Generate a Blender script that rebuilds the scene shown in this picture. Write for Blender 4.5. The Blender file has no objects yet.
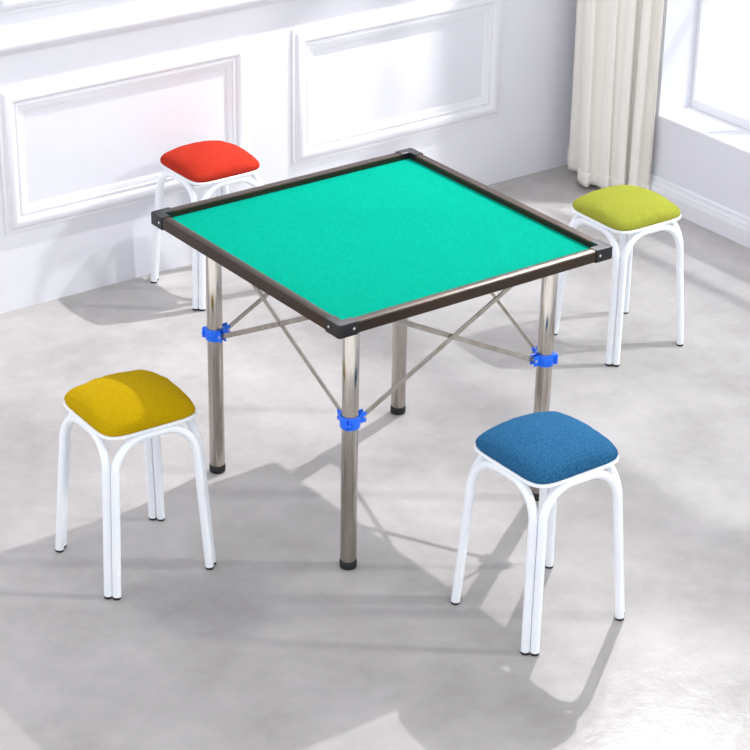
import bpy, bmesh, math, random
from math import sin, cos, pi, sqrt
from mathutils import Vector, Matrix, noise

scene = bpy.context.scene
C = scene.collection
random.seed(4)

# ------------------------------------------------------------------ helpers
def new_obj(name, bm, mat=None, parent=None, smooth=None, loc=None):
    me = bpy.data.meshes.new(name)
    bmesh.ops.recalc_face_normals(bm, faces=bm.faces)
    bm.to_mesh(me); bm.free()
    o = bpy.data.objects.new(name, me); C.objects.link(o)
    if mat: me.materials.append(mat)
    if smooth is not None:
        for p in me.polygons: p.use_smooth = True
        if smooth < 180: me.set_sharp_from_angle(angle=math.radians(smooth))
    if parent: o.parent = parent
    if loc: o.location = loc
    return o

def thing(name, label, cat, loc=(0, 0, 0), rotz=0, group=None):
    o = bpy.data.objects.new(name, None); C.objects.link(o)
    o.empty_display_size = .05
    o.location = loc; o.rotation_euler = (0, 0, rotz)
    o['label'] = label; o['category'] = cat
    if group: o['group'] = group
    return o

def struct(o, label=None):
    o['kind'] = 'structure'
    if label: o['label'] = label
    return o

def add_box(bm, lo, hi, M=None, bevel=0, seg=2):
    x0, y0, z0 = lo; x1, y1, z1 = hi
    vs = [bm.verts.new(v) for v in ((x0,y0,z0),(x1,y0,z0),(x1,y1,z0),(x0,y1,z0),(x0,y0,z1),(x1,y0,z1),(x1,y1,z1),(x0,y1,z1))]
    fs = [bm.faces.new([vs[i] for i in f]) for f in ((3,2,1,0),(4,5,6,7),(0,1,5,4),(1,2,6,5),(2,3,7,6),(3,0,4,7))]
    if bevel:
        es = list({e for f in fs for e in f.edges})
        r = bmesh.ops.bevel(bm, geom=es, offset=bevel, segments=seg, affect='EDGES', profile=.5)
        vs = list({v for f in r['faces'] for v in f.verts} | {v for v in vs if v.is_valid})
    if M is not None:
        for v in vs: v.co = M @ v.co
    return vs

def add_tube(bm, pts, r, n=14, cap=True, flat=None):
    """sweep a circle of radius r along pts (parallel transport)"""
    pts = [Vector(p) for p in pts]
    T = []
    for i in range(len(pts)):
        a = pts[max(0, i-1)]; b = pts[min(len(pts)-1, i+1)]
        T.append((b-a).normalized())
    u = T[0].orthogonal().normalized()
    rings = []
    for i, p in enumerate(pts):
        u = (u - T[i]*u.dot(T[i])).normalized(); w = T[i].cross(u)
        rr = r[i] if isinstance(r, (list, tuple)) else r
        rings.append([bm.verts.new(p + (u*cos(2*pi*k/n) + w*sin(2*pi*k/n))*rr) for k in range(n)])
    for a, b in zip(rings, rings[1:]):
        for k in range(n):
            bm.faces.new((a[k], a[(k+1) % n], b[(k+1) % n], b[k]))
    if cap:
        bm.faces.new(rings[0][::-1]); bm.faces.new(rings[-1])

def add_lathe(bm, prof, n=32, c=(0, 0, 0)):
    """prof: (radius, z) list; closed at both ends"""
    c = Vector(c)
    rings = []
    for r, z in prof:
        rings.append([bm.verts.new(c + Vector((r*cos(2*pi*k/n), r*sin(2*pi*k/n), z))) for k in range(n)])
    for a, b in zip(rings, rings[1:]):
        for k in range(n):
            bm.faces.new((a[k], a[(k+1) % n], b[(k+1) % n], b[k]))
    bm.faces.new(rings[0][::-1]); bm.faces.new(rings[-1])

def add_bar(bm, a, b, w, t, side):
    """flat bar from a to b; side = normal of the wide face"""
    a = Vector(a); b = Vector(b); d = (b-a); L = d.length; d.normalize()
    s = Vector(side).normalized(); w_ax = s.cross(d).normalized(); s = d.cross(w_ax)
    M = Matrix((d, w_ax, s)).transposed().to_4x4(); M.translation = a
    add_box(bm, (0, -w/2, -t/2), (L, w/2, t/2), M, bevel=.0012, seg=1)

def add_prism(bm, prof, ax0, ax1, place):
    """extrude closed 2-D profile between two positions; place(u, v, s) -> point"""
    A = [bm.verts.new(place(u, v, ax0)) for u, v in prof]
    B = [bm.verts.new(place(u, v, ax1)) for u, v in prof]
    n = len(prof)
    for i in range(n):
        bm.faces.new((A[i], A[(i+1) % n], B[(i+1) % n], B[i]))
    bm.faces.new(A[::-1]); bm.faces.new(B)

def add_mitred_frame(bm, x0, x1, z0, z1, prof, yw):
    """closed profile (d inwards, h out of the wall) swept round a rectangle on the wall y = yw"""
    cs = [(x0, z0, 1, 1), (x1, z0, -1, 1), (x1, z1, -1, -1), (x0, z1, 1, -1)]
    rings = [[bm.verts.new((cx + sx*d, yw - h, cz + sz*d)) for d, h in prof] for cx, cz, sx, sz in cs]
    n = len(prof)
    for i in range(4):
        a, b = rings[i], rings[(i+1) % 4]
        for k in range(n):
            bm.faces.new((a[k], a[(k+1) % n], b[(k+1) % n], b[k]))

# ------------------------------------------------------------------ materials
def mat(name, col, rough=.5, metal=0., spec=.5, **kw):
    m = bpy.data.materials.new(name); m.use_nodes = True
    b = m.node_tree.nodes['Principled BSDF']
    b.inputs['Base Color'].default_value = (*col, 1)
    b.inputs['Roughness'].default_value = rough
    b.inputs['Metallic'].default_value = metal
    b.inputs['Specular IOR Level'].default_value = spec
    for k, v in kw.items(): b.inputs[k].default_value = v
    return m

def nd(m, t, **kw):
    n = m.node_tree.nodes.new(t)
    for k, v in kw.items(): setattr(n, k, v)
    return n

def lk(m, a, b): m.node_tree.links.new(a, b)

def noise_mix(m, c1, c2, scale, detail=4, lo=.35, hi=.65, coord='Object', stretch=(1, 1, 1), rough=.6):
    tc = nd(m, 'ShaderNodeTexCoord'); mp = nd(m, 'ShaderNodeMapping')
    mp.inputs['Scale'].default_value = stretch
    nz = nd(m, 'ShaderNodeTexNoise'); nz.inputs['Scale'].default_value = scale
    nz.inputs['Detail'].default_value = detail; nz.inputs['Roughness'].default_value = rough
    rp = nd(m, 'ShaderNodeValToRGB')
    rp.color_ramp.elements[0].position = lo; rp.color_ramp.elements[0].color = (*c1, 1)
    rp.color_ramp.elements[1].position = hi; rp.color_ramp.elements[1].color = (*c2, 1)
    lk(m, tc.outputs[coord], mp.inputs[0]); lk(m, mp.outputs[0], nz.inputs['Vector'])
    lk(m, nz.outputs['Fac'], rp.inputs[0])
    return rp.outputs[0], nz.outputs['Fac'], mp.outputs[0]

def bump(m, h, strength, dist):
    b = nd(m, 'ShaderNodeBump'); b.inputs['Strength'].default_value = strength; b.inputs['Distance'].default_value = dist
    lk(m, h, b.inputs['Height']); lk(m, b.outputs[0], m.node_tree.nodes['Principled BSDF'].inputs['Normal'])
    return b

def bsdf(m): return m.node_tree.nodes['Principled BSDF']

def srgb(r, g, b):
    f = lambda c: c/12.92 if c <= .04045 else ((c+.055)/1.055)**2.4
    return tuple(f(c/255) for c in (r, g, b))

M_wall = mat('white_wall_paint', srgb(236, 236, 240), .55, spec=.3)
c, f, v = noise_mix(M_wall, srgb(222, 222, 229), srgb(227, 227, 233), 1.3, 3)
lk(M_wall, c, bsdf(M_wall).inputs['Base Color'])
M_trim = mat('white_gloss_trim', srgb(229, 229, 234), .38, spec=.4)

# polished concrete
M_floor = mat('polished_concrete', srgb(200, 199, 200), .4, spec=.13)
c1, f1, v1 = noise_mix(M_floor, srgb(166, 162, 160), srgb(195, 191, 190), 1.9, 8, .34, .68, rough=.66)
nz2 = nd(M_floor, 'ShaderNodeTexNoise'); nz2.inputs['Scale'].default_value = 14; nz2.inputs['Detail'].default_value = 8
nz2.inputs['Distortion'].default_value = .4
lk(M_floor, v1, nz2.inputs['Vector'])
r2 = nd(M_floor, 'ShaderNodeValToRGB')
r2.color_ramp.elements[0].position = .25; r2.color_ramp.elements[0].color = (.86, .86, .86, 1)
r2.color_ramp.elements[1].position = .75; r2.color_ramp.elements[1].color = (1, 1, 1, 1)
lk(M_floor, nz2.outputs['Fac'], r2.inputs[0])
mx = nd(M_floor, 'ShaderNodeMix', data_type='RGBA', blend_type='MULTIPLY'); mx.inputs[0].default_value = .55
lk(M_floor, c1, mx.inputs[6]); lk(M_floor, r2.outputs[0], mx.inputs[7])
# trowel strokes: fine curved ridges
nz3 = nd(M_floor, 'ShaderNodeTexNoise'); nz3.inputs['Scale'].default_value = 26; nz3.inputs['Detail'].default_value = 5
nz3.inputs['Distortion'].default_value = 2.6; nz3.inputs['Roughness'].default_value = .62
lk(M_floor, v1, nz3.inputs['Vector'])
ma = nd(M_floor, 'ShaderNodeMath', operation='MULTIPLY_ADD'); ma.inputs[1].default_value = .5
lk(M_floor, nz3.outputs['Fac'], ma.inputs[0]); lk(M_floor, nz2.outputs['Fac'], ma.inputs[2])
lk(M_floor, mx.outputs[2], bsdf(M_floor).inputs['Base Color'])
bump(M_floor, ma.outputs[0], .22, .004)
rr = nd(M_floor, 'ShaderNodeMapRange'); rr.inputs[3].default_value = .2; rr.inputs[4].default_value = .27
lk(M_floor, nz2.outputs['Fac'], rr.inputs[0]); lk(M_floor, rr.outputs[0], bsdf(M_floor).inputs['Roughness'])

# green felt
M_felt = mat('green_felt', srgb(0, 178, 148), 1.0, spec=.03)
c, f, v = noise_mix(M_felt, srgb(0, 140, 114), srgb(0, 160, 136), 230, 3, .3, .7)
lk(M_felt, c, bsdf(M_felt).inputs['Base Color']); bump(M_felt, f, .5, .002)

M_rail = mat('bronze_black_metal', srgb(58, 50, 44), .4, .5, .5)
c, f, v = noise_mix(M_rail, srgb(50, 38, 29), srgb(60, 46, 34), 6, 3, stretch=(1, 1, 4))
lk(M_rail, c, bsdf(M_rail).inputs['Base Color'])
M_black = mat('black_plastic', srgb(13, 13, 17), .42)
M_rubber = mat('black_rubber', srgb(20, 20, 21), .55)
M_steel = mat('brushed_steel', srgb(186, 180, 172), .14, 1.)
c, f, v = noise_mix(M_steel, srgb(176, 169, 160), srgb(188, 182, 174), 40, 3, stretch=(6, 6, .25))
lk(M_steel, c, bsdf(M_steel).inputs['Base Color'])
M_brace = mat('steel_strip', srgb(176, 168, 160), .3, 1.)
c, f, v = noise_mix(M_brace, srgb(168, 160, 150), srgb(188, 182, 175), 30, 2)
lk(M_brace, c, bsdf(M_brace).inputs['Base Color'])
M_rivet = mat('bright_rivet', srgb(215, 213, 210), .3, .9)
M_blue = mat('blue_plastic', srgb(8, 92, 235), .35)
c, f, v = noise_mix(M_blue, srgb(4, 100, 244), srgb(12, 116, 250), 25, 2)
lk(M_blue, c, bsdf(M_blue).inputs['Base Color'])
M_white = mat('white_enamel', srgb(244, 247, 252), .28, spec=.5)
c, f, v = noise_mix(M_white, srgb(241, 245, 251), srgb(246, 249, 253), 9, 2)
lk(M_white, c, bsdf(M_white).inputs['Base Color'])

def fabric(name, c_lo, c_hi, weave=420):
    m = mat(name, c_hi, 1.0, spec=.05)
    c, f, v = noise_mix(m, c_lo, c_hi, 260, 4, .28, .62)
    tc = nd(m, 'ShaderNodeTexCoord')
    wx = nd(m, 'ShaderNodeTexWave', bands_direction='X'); wy = nd(m, 'ShaderNodeTexWave', bands_direction='Y')
    for w in (wx, wy):
        w.inputs['Scale'].default_value = weave/3; w.inputs['Distortion'].default_value = 1.2; w.inputs['Detail Scale'].default_value = 3
        lk(m, tc.outputs['Object'], w.inputs['Vector'])
    s = nd(m, 'ShaderNodeMath', operation='ADD'); lk(m, wx.outputs['Fac'], s.inputs[0]); lk(m, wy.outputs['Fac'], s.inputs[1])
    s2 = nd(m, 'ShaderNodeMath', operation='ADD'); lk(m, s.outputs[0], s2.inputs[0]); lk(m, f, s2.inputs[1])
    lk(m, c, bsdf(m).inputs['Base Color']); bump(m, s2.outputs[0], .35, .0015)
    return m
M_yellow = fabric('mustard_fabric', srgb(176, 141, 4), srgb(196, 163, 14))
M_cyan = fabric('blue_fabric', srgb(22, 72, 114), srgb(52, 108, 148))
M_lime = fabric('lime_fabric', srgb(146, 149, 44), srgb(166, 169, 68))
M_red = fabric('red_fabric', srgb(168, 42, 28), srgb(184, 56, 40))

M_curtain = bpy.data.materials.new('linen_curtain'); M_curtain.use_nodes = True
nt = M_curtain.node_tree; bs = bsdf(M_curtain)
bs.inputs['Roughness'].default_value = .9; bs.inputs['Specular IOR Level'].default_value = .1
c, f, v = noise_mix(M_curtain, srgb(248, 244, 236), srgb(251, 248, 241), 60, 3, stretch=(1, 1, .1))
lk(M_curtain, c, bs.inputs['Base Color']); bump(M_curtain, f, .08, .001)
tr = nd(M_curtain, 'ShaderNodeBsdfTranslucent'); lk(M_curtain, c, tr.inputs['Color'])
ms = nd(M_curtain, 'ShaderNodeMixShader'); ms.inputs[0].default_value = .15
lk(M_curtain, bs.outputs[0], ms.inputs[1]); lk(M_curtain, tr.outputs[0], ms.inputs[2])
lk(M_curtain, ms.outputs[0], nt.nodes['Material Output'].inputs['Surface'])

M_glass = bpy.data.materials.new('window_glass'); M_glass.use_nodes = True
nt = M_glass.node_tree; nt.nodes.remove(bsdf(M_glass))
tb = nd(M_glass, 'ShaderNodeBsdfTransparent'); tb.inputs[0].default_value = (.96, .98, .98, 1)
gb = nd(M_glass, 'ShaderNodeBsdfGlossy'); gb.inputs['Roughness'].default_value = .02
fc = nd(M_glass, 'ShaderNodeLayerWeight'); fc.inputs[0].default_value = .5
pw = nd(M_glass, 'ShaderNodeMath', operation='POWER'); pw.inputs[1].default_value = 5; lk(M_glass, fc.outputs['Facing'], pw.inputs[0])
fr = nd(M_glass, 'ShaderNodeMath', operation='MULTIPLY_ADD'); fr.inputs[1].default_value = .9; fr.inputs[2].default_value = .03; lk(M_glass, pw.outputs[0], fr.inputs[0])
ms = nd(M_glass, 'ShaderNodeMixShader')
lk(M_glass, fr.outputs[0], ms.inputs[0]); lk(M_glass, tb.outputs[0], ms.inputs[1]); lk(M_glass, gb.outputs[0], ms.inputs[2])
lk(M_glass, ms.outputs[0], nt.nodes['Material Output'].inputs['Surface'])

# ------------------------------------------------------------------ the room
YB = 1.5566      # face of the back wall
XR = 2.0413      # face of the window wall
ZT = 5.6
XL, YF = -4.2, -5.2
XO = 2.30        # outer face of the window wall

bm = bmesh.new(); add_box(bm, (XL, YF, -.1), (XO, YB+.15, 0)); struct(new_obj('floor', bm, M_floor))
bm = bmesh.new(); add_box(bm, (XL, YB, 0), (XO, YB+.15, ZT)); struct(new_obj('wall_back', bm, M_wall))
# window wall: sill-high wall, pier by the corner, lintel, far end pier
SILL = .325; YJ = 1.108; YE = -3.9; ZH = 3.28
bm = bmesh.new()
add_box(bm, (XR, YF, 0), (XO, YB, SILL-.012))
add_box(bm, (XR, YJ, SILL-.012), (XO, YB, ZT))
add_box(bm, (XR, YF, SILL-.012), (XO, YE, ZT))
add_box(bm, (XR, YE, ZH), (XO, YJ, ZT))
struct(new_obj('wall_right', bm, M_wall))
bm = bmesh.new(); add_box(bm, (XR-.001, YE, SILL-.012), (XO, YJ, SILL), bevel=.002)
struct(new_obj('windowsill', bm, M_trim))
# skirting of the window wall
prof = [(0, 0), (.018, 0), (.018, .058), (.0165, .061), (.0165, .0655), (.0145, .068), (.0145, .074), (.011, .080),
        (.009, .088), (.009, .094), (.004, .099), (0, .1)]
bm = bmesh.new(); add_prism(bm, prof, YF, YB, lambda u, v, s: (XR-u, s, v)); struct(new_obj('baseboard_right', bm, M_trim, smooth=25))

# wall panelling
P = [(0, 0), (0, .007), (.006, .010), (.011, .010), (.014, .017), (.020, .024), (.027, .028), (.034, .030), (.041, .027), (.047, .021),
     (.050, .015), (.053, .0145), (.0545, .017), (.058, .018), (.062, .0165), (.064, .012), (.069, .011), (.072, .008), (.079, .007),
     (.081, .004), (.085, .003), (.085, 0)]
P = [(d, h*.66) for d, h in P]
for i, (x0, x1, z0, z1) in enumerate([(-.288, .614, .262, .735), (.789, 1.682, .262, .735), (-.288, .614, .962, 2.6), (.789, 1.682, .962, 2.6)]):
    bm = bmesh.new(); add_mitred_frame(bm, x0, x1, z0, z1, P, YB)
    struct(new_obj('trim_%d' % (i+1), bm, M_trim, smooth=35),
           ['rectangular white wall panel moulding behind the red stool', 'rectangular white wall panel moulding next to the room corner',
            'tall white panel moulding above the chair rail, over the red stool', 'tall white panel moulding above the chair rail, next to the room corner'][i])
R = [(0, .838), (.010, .842), (.012, .848), (.020, .852), (.030, .860), (.034, .868), (.034, .876), (.030, .884), (.020, .890), (.014, .898), (.012, .904), (0, .908)]
bm = bmesh.new(); add_prism(bm, R, XL, XR, lambda u, v, s: (s, YB-u, v)); struct(new_obj('trim_5', bm, M_trim, smooth=35), 'white chair rail along the back wall')

# window: frame, mullions, panes
w = bpy.data.objects.new('window_1', None); C.objects.link(w); w.location = (2.22, 0, SILL); w['kind'] = 'structure'
w['label'] = 'white framed window over the deep sill beside the curtain'
def wp(name, bm, m, smooth=None):
    o = new_obj(name, bm, m, w, smooth); o.matrix_parent_inverse = Matrix.Translation(-w.location); return o
X0, X1 = 2.191, 2.264
bm = bmesh.new()
FW = .016; FH = .036
add_box(bm, (X0, YE, SILL), (X1, YJ, SILL+FH), bevel=.003)
add_box(bm, (X0, YE, ZH-FH), (X1, YJ, ZH), bevel=.003)
add_box(bm, (X0, YJ-FW, SILL+FH-.002), (X1, YJ, ZH-FH+.002), bevel=.003)
add_box(bm, (X0, YE, SILL+FH-.002), (X1, YE+FW, ZH-FH+.002), bevel=.003)
MU = (.79, -1.5, -2.9)
for y in MU:
    add_box(bm, (X0, y-.014, SILL+FH-.002), (X1, y+.014, ZH-FH+.002), bevel=.003)
wp('frame', bm, M_trim)
ys = [YJ-FW] + [v for y in MU for v in (y+.014, y-.014)] + [YE+FW]
for i in range(0, 8, 2):
    bm = bmesh.new(); add_box(bm, (2.244, ys[i+1], SILL+FH), (2.248, ys[i], ZH-FH)); wp('pane', bm, M_glass)
# unseen leaf and ledge added to keep the lamp off floor and sill
bm = bmesh.new(); add_box(bm, (2.075, .55, 1.6), (2.081, .93, 2.735))
add_box(bm, (2.075, YE, 2.705), (2.240, .97, 2.735))
o = new_obj('lamp_baffle', bm, M_trim); struct(o)
# unseen slab added outside to block the high sun over the lintel
bm = bmesh.new(); add_box(bm, (XO, YE-1, ZH+.02), (3.0, YB+.6, ZH+.14)); struct(new_obj('sun_baffle', bm, M_trim))
# guard rail outside the window
bm = bmesh.new(); add_tube(bm, [(2.5, YE, 1.14), (2.5, YB+1, 1.14)], .024, 12)
struct(new_obj('trim_6', bm, M_trim, smooth=180))

# ------------------------------------------------------------------ curtain
def curtain():
    ny, nz = 150, 40
    bm = bmesh.new()
    L = []
    for j in range(nz+1):
        t = j/nz; z = .018 + 3.2*(t**1.6)
        row = []
        zz = min(z/1.4, 1)
        for i in range(ny+1):
            s = i/ny
            y0 = 1.365 + .035*zz; y1 = 1.098 - .004*zz
            ph = 2*pi*(4.6*s + .12*sin(5.5*s+1.2)) + .35*sin(2.2*zz+3*s)
            amp = (.021 + .008*sin(9*s+1))*(1-.55*s)
            y = y0 + (y1-y0)*s + .012*sin(2*ph+.6)*(1-.3*zz)
            x = 1.915 + .095*s + amp*sin(ph)*(1 - .12*zz) + .008*sin(3*s*7+zz)*(1-zz)
            if s < .14:
                k = 1 - s/.14; x += .035*k; y += .11*k
            row.append(bm.verts.new((min(x, 2.016), y, z)))
        L.append(row)
    for a, b in zip(L, L[1:]):
        for i in range(ny):
            bm.faces.new((a[i], a[i+1], b[i+1], b[i]))
    hem_rows = [[v.co.copy() for v in L[0]]]
    o = new_obj('curtain', bm, M_curtain, smooth=180)
    sd = o.modifiers.new('thickness', 'SOLIDIFY'); sd.thickness = .0022; sd.offset = 0
    # doubled band of the hem
    b2 = bmesh.new(); src = [[v[:] for v in r] for r in hem_rows]
    H = []
    for k in range(4):
        z = .0165 + .052*k/3
        H.append([b2.verts.new((p[0], p[1], z)) for p in src[0]])
    for a, b in zip(H, H[1:]):
        for i in range(ny): b2.faces.new((a[i], a[i+1], b[i+1], b[i]))
    hm = new_obj('hem', b2, M_curtain, o, 180)
    h2 = hm.modifiers.new('thickness', 'SOLIDIFY'); h2.thickness = .0056; h2.offset = 0
    o['label'] = 'off-white floor-length curtain gathered in folds beside the window'; o['category'] = 'curtain'
    return o
curt = curtain()

# ------------------------------------------------------------------ folding table
T = .425; HT = .7532; TH = .031; LIP = .026; DEP = .017; LG = .307
tab = thing('folding_table', 'square folding table with green felt top, black rim and steel legs', 'table')
bm = bmesh.new(); add_box(bm, (-T+.006, -T+.006, HT-DEP-.010), (T-.006, T-.006, HT-DEP)); new_obj('felt_top', bm, M_felt, tab)
bm = bmesh.new(); add_box(bm, (-T+.03, -T+.03, HT-TH+.001), (T-.03, T-.03, HT-DEP-.010)); new_obj('underside_board', bm, M_black, tab)
# rim profile: u inwards from the outer face, v height
RP = [(0, HT-TH+.002), (.002, HT-TH), (LIP, HT-TH), (LIP, HT-.003), (LIP-.002, HT-.0008), (LIP-.006, HT), (.006, HT), (.002, HT-.0012), (0, HT-.004)]
def rim_rail(k):
    a = k*pi/2; e = T-.006
    bm = bmesh.new()
    def place(u, v, s):
        # side y = -T before turning; mitred ends
        m = (T-u)*(1 if s > 0 else -1)
        x, y = m, -T+u
        return (x*cos(a)-y*sin(a), x*sin(a)+y*cos(a), v)
    add_prism(bm, RP, -1, 1, place)
    return new_obj('rim_rail', bm, M_rail, tab, 30)
for k in range(4): rim_rail(k)
def corner_cap(k):
    a = k*pi/2 + pi
    bm = bmesh.new(); A = .056; g = .0018
    # L outline at the corner (T, T): outer square corner, arms A long
    def ring(o, z, ins):
        q = T+o; r = .006
        pts = [(q-A-ins*0, q-ins), (q-A, T-LIP-.001+ins), (T-LIP-.001+ins, T-LIP-.001+ins), (T-LIP-.001+ins, q-A), (q-ins, q-A)]
        for j in range(6):
            t = j/5*pi/2
            pts.append((q-ins-r+r*cos(t), q-ins-r+r*sin(t)))
        return [bm.verts.new((x*cos(a)-y*sin(a), x*sin(a)+y*cos(a), z)) for x, y in pts]
    zs = [(HT-TH-.002, .0015), (HT-TH-.0005, 0), (HT-.002, 0), (HT+.0006, .0006), (HT+.0016, .0022)]
    rs = [ring(g, z, i) for z, i in zs]
    for p, q in zip(rs, rs[1:]):
        n = len(p)
        for i in range(n): bm.faces.new((p[i], p[(i+1) % n], q[(i+1) % n], q[i]))
    bm.faces.new(rs[0][::-1]); bm.faces.new(rs[-1])
    o = new_obj('corner_cap', bm, M_black, tab, 30)
    for s in (0, 1):
        bm = bmesh.new()
        add_lathe(bm, [(.0035, 0), (.0035, .0008), (.0026, .0016), (.001, .0020)], 12)
        rv = new_obj('rivet', bm, M_rivet, o, 40)
        q = T+g-.0004
        pt = Vector((q, q-A+.013, HT-TH/2)) if s == 0 else Vector((q-A+.013, q, HT-TH/2))
        R_ = Matrix.Rotation(a, 4, 'Z')
        nrm = R_ @ (Vector((1, 0, 0)) if s == 0 else Vector((0, 1, 0)))
        rv.matrix_local = Matrix.Translation(R_ @ pt) @ nrm.to_track_quat('Z', 'Y').to_matrix().to_4x4()
for k in range(4): corner_cap(k)
# legs
ZC = .42
corners = [(-1, -1), (1, -1), (1, 1), (-1, 1)]
LEAN = {(-1, -1): (.001, .002), (1, -1): (.011, .017), (1, 1): (.003, .004), (-1, 1): (-.002, -.003)}   # x offset at floor and top
def lp(c, z):
    a, b = LEAN[c]
    return Vector((c[0]*LG + a + (b-a)*z/HT, c[1]*LG, z))
for sx, sy in corners:
    cc = (sx, sy); x, y, _ = lp(cc, 0)
    shear = Matrix.Identity(4); shear[0][2] = (LEAN[cc][1]-LEAN[cc][0])/HT
    bm = bmesh.new()
    add_lathe(bm, [(.0195, .012), (.021, .014), (.021, HT-TH-.004), (.0195, HT-TH-.002)], 40, (x, y, 0))
    bmesh.ops.transform(bm, matrix=shear, verts=bm.verts)
    # small spring button on the shaft
    leg = new_obj('leg', bm, M_steel, tab, 40)
    bm = bmesh.new(); add_lathe(bm, [(.0185, 0), (.0215, .002), (.0222, .006), (.0222, .021), (.0212, .0225)], 32, (x, y, 0))
    new_obj('foot_cap', bm, M_rubber, leg, 40)
    bm = bmesh.new(); b = lp(cc, .69); d = Vector((-sx, sy*.0, 0))
    add_tube(bm, [b + d*.019, b + d*.0225], .0035, 10); new_obj('spring_button', bm, M_black, leg, 40)
    bm = bmesh.new()
    add_lathe(bm, [(.034, 0), (.034, .003), (.0215, .006), (.0215, .008)], 24, lp(cc, HT-TH-.009)); new_obj('leg_socket', bm, M_black, leg, 40)
    x, y, _ = lp(cc, ZC)
    # clamp collar with ears towards both neighbours and a closing flange at the outer corner
    bm = bmesh.new(); n = 40
    prof = [(.0208, -.016), (.0245, -.0165), (.0258, -.014), (.0258, .014), (.0245, .0165), (.0208, .016)]
    rings = [[bm.verts.new((x + r*cos(2*pi*k/n), y + r*sin(2*pi*k/n), ZC+z)) for k in range(n)] for r, z in prof]
    for i in range(len(rings)):
        p, q = rings[i], rings[(i+1) % len(rings)]
        for k in range(n): bm.faces.new((p[k], p[(k+1) % n], q[(k+1) % n], q[k]))
    col = new_obj('leg_clamp', bm, M_blue, tab, 40)
    for dx, dy in ((-sx, 0), (0, -sy)):
        D = Vector((dx, dy, 0)); S = Vector((-dy, dx, 0)); Z = Vector((0, 0, 1))
        bm = bmesh.new()
        M = Matrix((D, S, Z)).transposed().to_4x4(); M.translation = Vector((x, y, ZC))
        for e in (-1, 1):
            add_box(bm, (.020, min(e*.0055, e*.0095), -.012), (.044, max(e*.0055, e*.0095), .017), M, bevel=.002)
        new_obj('clamp_ear', bm, M_blue, col, 40)
        bm = bmesh.new(); pv = Vector((x, y, ZC+.004)) + D*.038
        add_tube(bm, [pv - S*.0115, pv + S*.0115], .0036, 12); new_obj('pivot_pin', bm, M_rivet, col, 40)
    D = Vector((sx, sy, 0)).normalized(); S = Vector((-D.y, D.x, 0))
    bm = bmesh.new(); M = Matrix((D, S, Vector((0, 0, 1)))).transposed().to_4x4(); M.translation = Vector((x, y, ZC))
    for e in (-1, 1):
        add_box(bm, (.022, min(e*.002, e*.0055), -.014), (.034, max(e*.002, e*.0055), .014), M, bevel=.0015)
    new_obj('closing_flange', bm, M_blue, col, 40)
    bm = bmesh.new(); pv = Vector((x, y, ZC)) + D*.031
    add_tube(bm, [pv - S*.009, pv + S*.009], .004, 10); new_obj('clamp_bolt', bm, M_blue, col, 40)
# crossed strips, two on each side
for k in range(4):
    (ax, ay), (bx, by) = corners[k], corners[(k+1) % 4]
    zt = HT-TH-.014
    pa = [lp((ax, ay), ZC+.003), lp((ax, ay), zt)]; pb = [lp((bx, by), ZC+.003), lp((bx, by), zt)]
    D = (pb[0]-pa[0]); D.z = 0; D.normalize(); N = Vector((D.y, -D.x, 0))
    for P0, P1, d, o in ((pa[0], pb[1], D, .0024), (pb[0], pa[1], -D, -.0024)):
        a_ = P0 + d*.036 + N*o; b_ = P1 - d*.036 + N*o
        bm = bmesh.new(); add_bar(bm, a_, b_, .0138, .0036, N)
        new_obj('cross_brace', bm, M_brace, tab)
    mid = (pa[0]+pa[1]+pb[0]+pb[1])/4
    bm = bmesh.new(); add_tube(bm, [mid - N*.006, mid + N*.006], .005, 12); new_obj('brace_rivet', bm, M_brace, tab, 40)

# ------------------------------------------------------------------ stools
RIM = .430; SA = .1358
def rounded_square(a, n, N=96):
    pts = []
    for k in range(N):
        t = 2*pi*k/N; c_, s_ = cos(t), sin(t)
        r = (abs(c_)**n + abs(s_)**n)**(-1/n)
        pts.append((a*r*c_, a*r*s_))
    return pts
def cushion_bm(seed):
    bm = bmesh.new(); N = 96
    prof = [(.985, 0), (1.0, .003), (1.008, .009), (1.005, .016), (.988, .0232), (.955, .0300), (.90, .0358), (.82, .0415), (.70, .0468), (.55, .0515), (.38, .0550), (.20, .0572), (.06, .0578)]
    rings = []
    for s, z in prof:
        n_ = 6.0 if s > .8 else 2.4 + 3.6*(s/.8)
        ring = []
        for (x, y) in rounded_square((SA-.0032)*s, n_, N):
            th = math.atan2(y, x)
            cor = abs(sin(2*th))**3            # corners sit lower, sides puff out
            edge = max(0, 1-abs(s-.95)/.25)
            zz = z*(1 - .30*cor*min(1, s)**3)
            puck = noise.noise(Vector((cos(th)*5.5, sin(th)*5.5, seed*7.1)))*.0032*edge
            puck += noise.noise(Vector((x*14, y*14, seed*3.3)))*.0016*(1-edge)
            side = 1 + .010*sin(th*24+seed)*edge*.35
            ring.append(bm.verts.new((x*side, y*side, zz + puck*(z > .006))))
        rings.append(ring)
    for p, q in zip(rings, rings[1:]):
        for i in range(N): bm.faces.new((p[i], p[(i+1) % N], q[(i+1) % N], q[i]))
    bm.faces.new(rings[0][::-1]); bm.faces.new(rings[-1])
    return bm
def tray_bm():
    bm = bmesh.new(); N = 96
    rs = []
    for a, z in [(SA-.02, 0), (SA-.003, 0), (SA, .003), (SA, .007), (SA-.001, .009), (SA-.003, .0100), (SA-.006, .0095), (SA-.03, .0095)]:
        rs.append([bm.verts.new((x, y, z)) for x, y in rounded_square(a, 6.2, N)])
    for p, q in zip(rs, rs[1:]):
        for i in range(N): bm.faces.new((p[i], p[(i+1) % N], q[(i+1) % N], q[i]))
    bm.faces.new(rs[0][::-1]); bm.faces.new(rs[-1])
    return bm
TR = .0112
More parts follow.
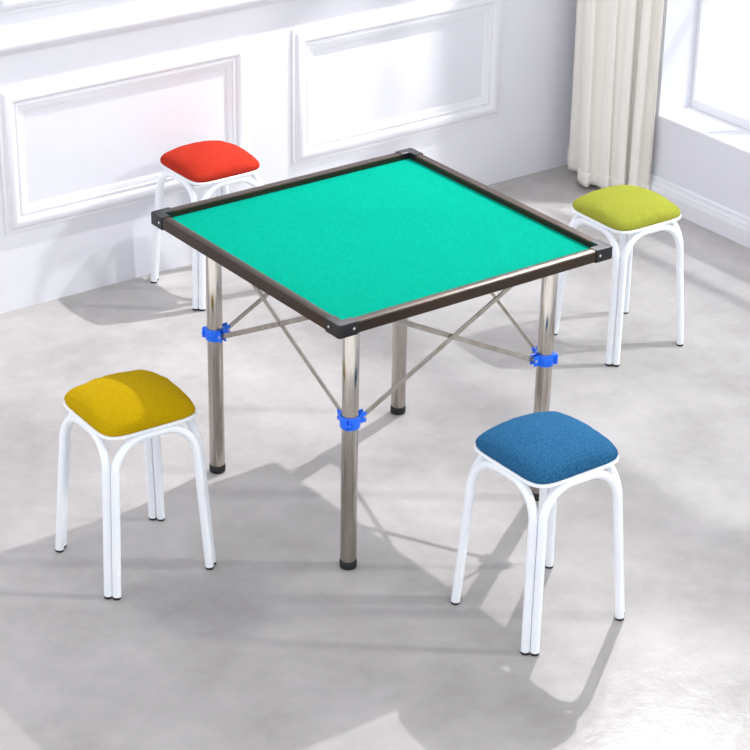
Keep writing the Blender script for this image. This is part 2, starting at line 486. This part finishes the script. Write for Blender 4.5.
def arch_path():
    """an inverted U in the plane of one side: (s along the side, outward n, z)"""
    zt = RIM-TR+.001; rad = .088; dl = TR*.707
    def half(z): return 0.1425 + (.1185-.1425)*(z/zt)
    pts = []
    zs = [.0065, .10, .20, zt-rad-.03, zt-rad]
    for z in zs: pts.append((-(half(z)-dl), half(z)+dl, z))
    hx = half(zt)-dl; h0 = half(zt-rad)-dl
    for j in range(1, 11):
        t = j/10*pi/2
        z = zt-rad + rad*sin(t)
        s = -(h0 - rad*(1-cos(t)))
        pts.append((s, half(z)+dl - .004*sin(t), z))
    return pts + [(-s, n_, z) for s, n_, z in pts[::-1]]
AP = arch_path()
def make_stool(label, fab, loc, rotz, seed, size):
    r = thing('stool', label, 'stool', loc, rotz, 'padded stools around the table'); r.scale = (size,)*3
    tr_ = new_obj('seat_tray', tray_bm(), M_white, r, 40); tr_.location = (0, 0, RIM)
    cu = new_obj('cushion', cushion_bm(seed), fab, r, 180); cu.location = (0, 0, RIM+.0095)
    for k in range(4):
        a = k*pi/2
        bm = bmesh.new()
        fx = lambda s, n_, z: Vector((s*cos(a)+n_*sin(a), s*sin(a)-n_*cos(a), z))
        add_tube(bm, [fx(*q) for q in AP], TR, 16)
        ar = new_obj('leg_arch', bm, M_white, r, 60)
        for e in (0, -1):
            bm = bmesh.new(); s, n_, z = AP[e]
            c_ = fx(s, n_, 0); add_lathe(bm, [(.0100, 0), (.0110, .0012), (.0110, .0066), (.009, .009)], 16, c_)
            new_obj('foot_plug', bm, M_rubber, ar, 40)
    # crossed flat bearers below the tray
    for a in (pi/4, 3*pi/4):
        d = Vector((cos(a), sin(a), 0)); bm = bmesh.new()
        add_bar(bm, -d*.150 + Vector((0, 0, RIM-.005 - .002*(a > 1))), d*.150 + Vector((0, 0, RIM-.005 - .002*(a > 1))), .018, .003, (0, 0, 1))
        new_obj('seat_bearer', bm, M_white, r)
    return r
stools = [
    make_stool('white tube stool with a mustard yellow cushion, half in the shade of the table', M_yellow, (-.728, .040, 0), math.radians(-2), 1, .99),
    make_stool('white tube stool with a blue fabric cushion', M_cyan, (-.036, -.736, 0), 0, 2, 1.012),
    make_stool('white tube stool with a lime green cushion, beside the curtain', M_lime, (1.172, .322, 0), math.radians(-1), 3, .97),
    make_stool('white tube stool with a red cushion, against the panelled wall', M_red, (.345, 1.366, 0), 0, 4, .955),
]

# ------------------------------------------------------------------ camera
f_px = 2211.65611; cam_loc = Vector((-3.14038, -4.22436, 2.95311)); yaw, pitch, roll = -.63875, .46179, .01762
fw = Vector((-sin(yaw)*cos(pitch), cos(yaw)*cos(pitch), -sin(pitch))); rt = Vector((cos(yaw), sin(yaw), 0)); up = rt.cross(fw)
rt, up = rt*cos(roll)+up*sin(roll), up*cos(roll)-rt*sin(roll)
cam = bpy.data.cameras.new('camera'); co = bpy.data.objects.new('camera', cam); C.objects.link(co)
Mx = Matrix((rt, up, -fw)).transposed().to_4x4(); Mx.translation = cam_loc; co.matrix_world = Mx
cam.sensor_width = 36; cam.lens = f_px*36/750; cam.clip_end = 100
scene.camera = co

# ------------------------------------------------------------------ light
def sun(name, heading, elev, strength, ang, col=(1, 1, 1)):
    l = bpy.data.lights.new(name, 'SUN'); l.energy = strength; l.angle = math.radians(ang); l.color = col
    o = bpy.data.objects.new(name, l); C.objects.link(o)
    h, e = math.radians(heading), math.radians(elev)
    o.rotation_euler = Vector((cos(h)*cos(e), sin(h)*cos(e), -sin(e))).to_track_quat('-Z', 'Y').to_euler()
    return o
sun('window_sun_low', 143.5, 29, 1.15, 3.5, (1, .98, .95))
sun('window_sun_high', 155, 51.6, 1.85, 1.5, (1, .99, .97))
l = bpy.data.lights.new('lamp_at_window', 'POINT'); l.energy = 425; l.shadow_soft_size = .022; l.color = (1, .99, .99)
lo = bpy.data.objects.new('lamp_at_window', l); C.objects.link(lo); lo.location = (2.222, .945, 2.97)

W = bpy.data.worlds.new('daylight'); scene.world = W; W.use_nodes = True
nt = W.node_tree; bg = nt.nodes['Background']
tc = nt.nodes.new('ShaderNodeTexCoord'); sp = nt.nodes.new('ShaderNodeSeparateXYZ'); nt.links.new(tc.outputs['Generated'], sp.inputs[0])
rp = nt.nodes.new('ShaderNodeValToRGB'); mr = nt.nodes.new('ShaderNodeMapRange'); mr.inputs[1].default_value = -1; mr.inputs[2].default_value = 1
nt.links.new(sp.outputs['X'], mr.inputs[0]); nt.links.new(mr.outputs[0], rp.inputs[0])
rp.color_ramp.elements[0].position = .3; rp.color_ramp.elements[0].color = (.80, .815, .85, 1)
rp.color_ramp.elements[1].position = .75; rp.color_ramp.elements[1].color = (.54, .55, .565, 1)
# a bright horizon, a dimmer zenith
mz = nt.nodes.new('ShaderNodeMapRange'); mz.inputs[1].default_value = .1; mz.inputs[2].default_value = 1; mz.inputs[3].default_value = 2.0; mz.inputs[4].default_value = .90
nt.links.new(sp.outputs['Z'], mz.inputs[0]); nt.links.new(mz.outputs[0], bg.inputs['Strength'])
nt.links.new(rp.outputs[0], bg.inputs['Color'])

vs = scene.view_settings
vs.view_transform = 'Standard'; vs.look = 'None'; vs.exposure = .11; vs.gamma = 1; vs.use_curve_mapping = False
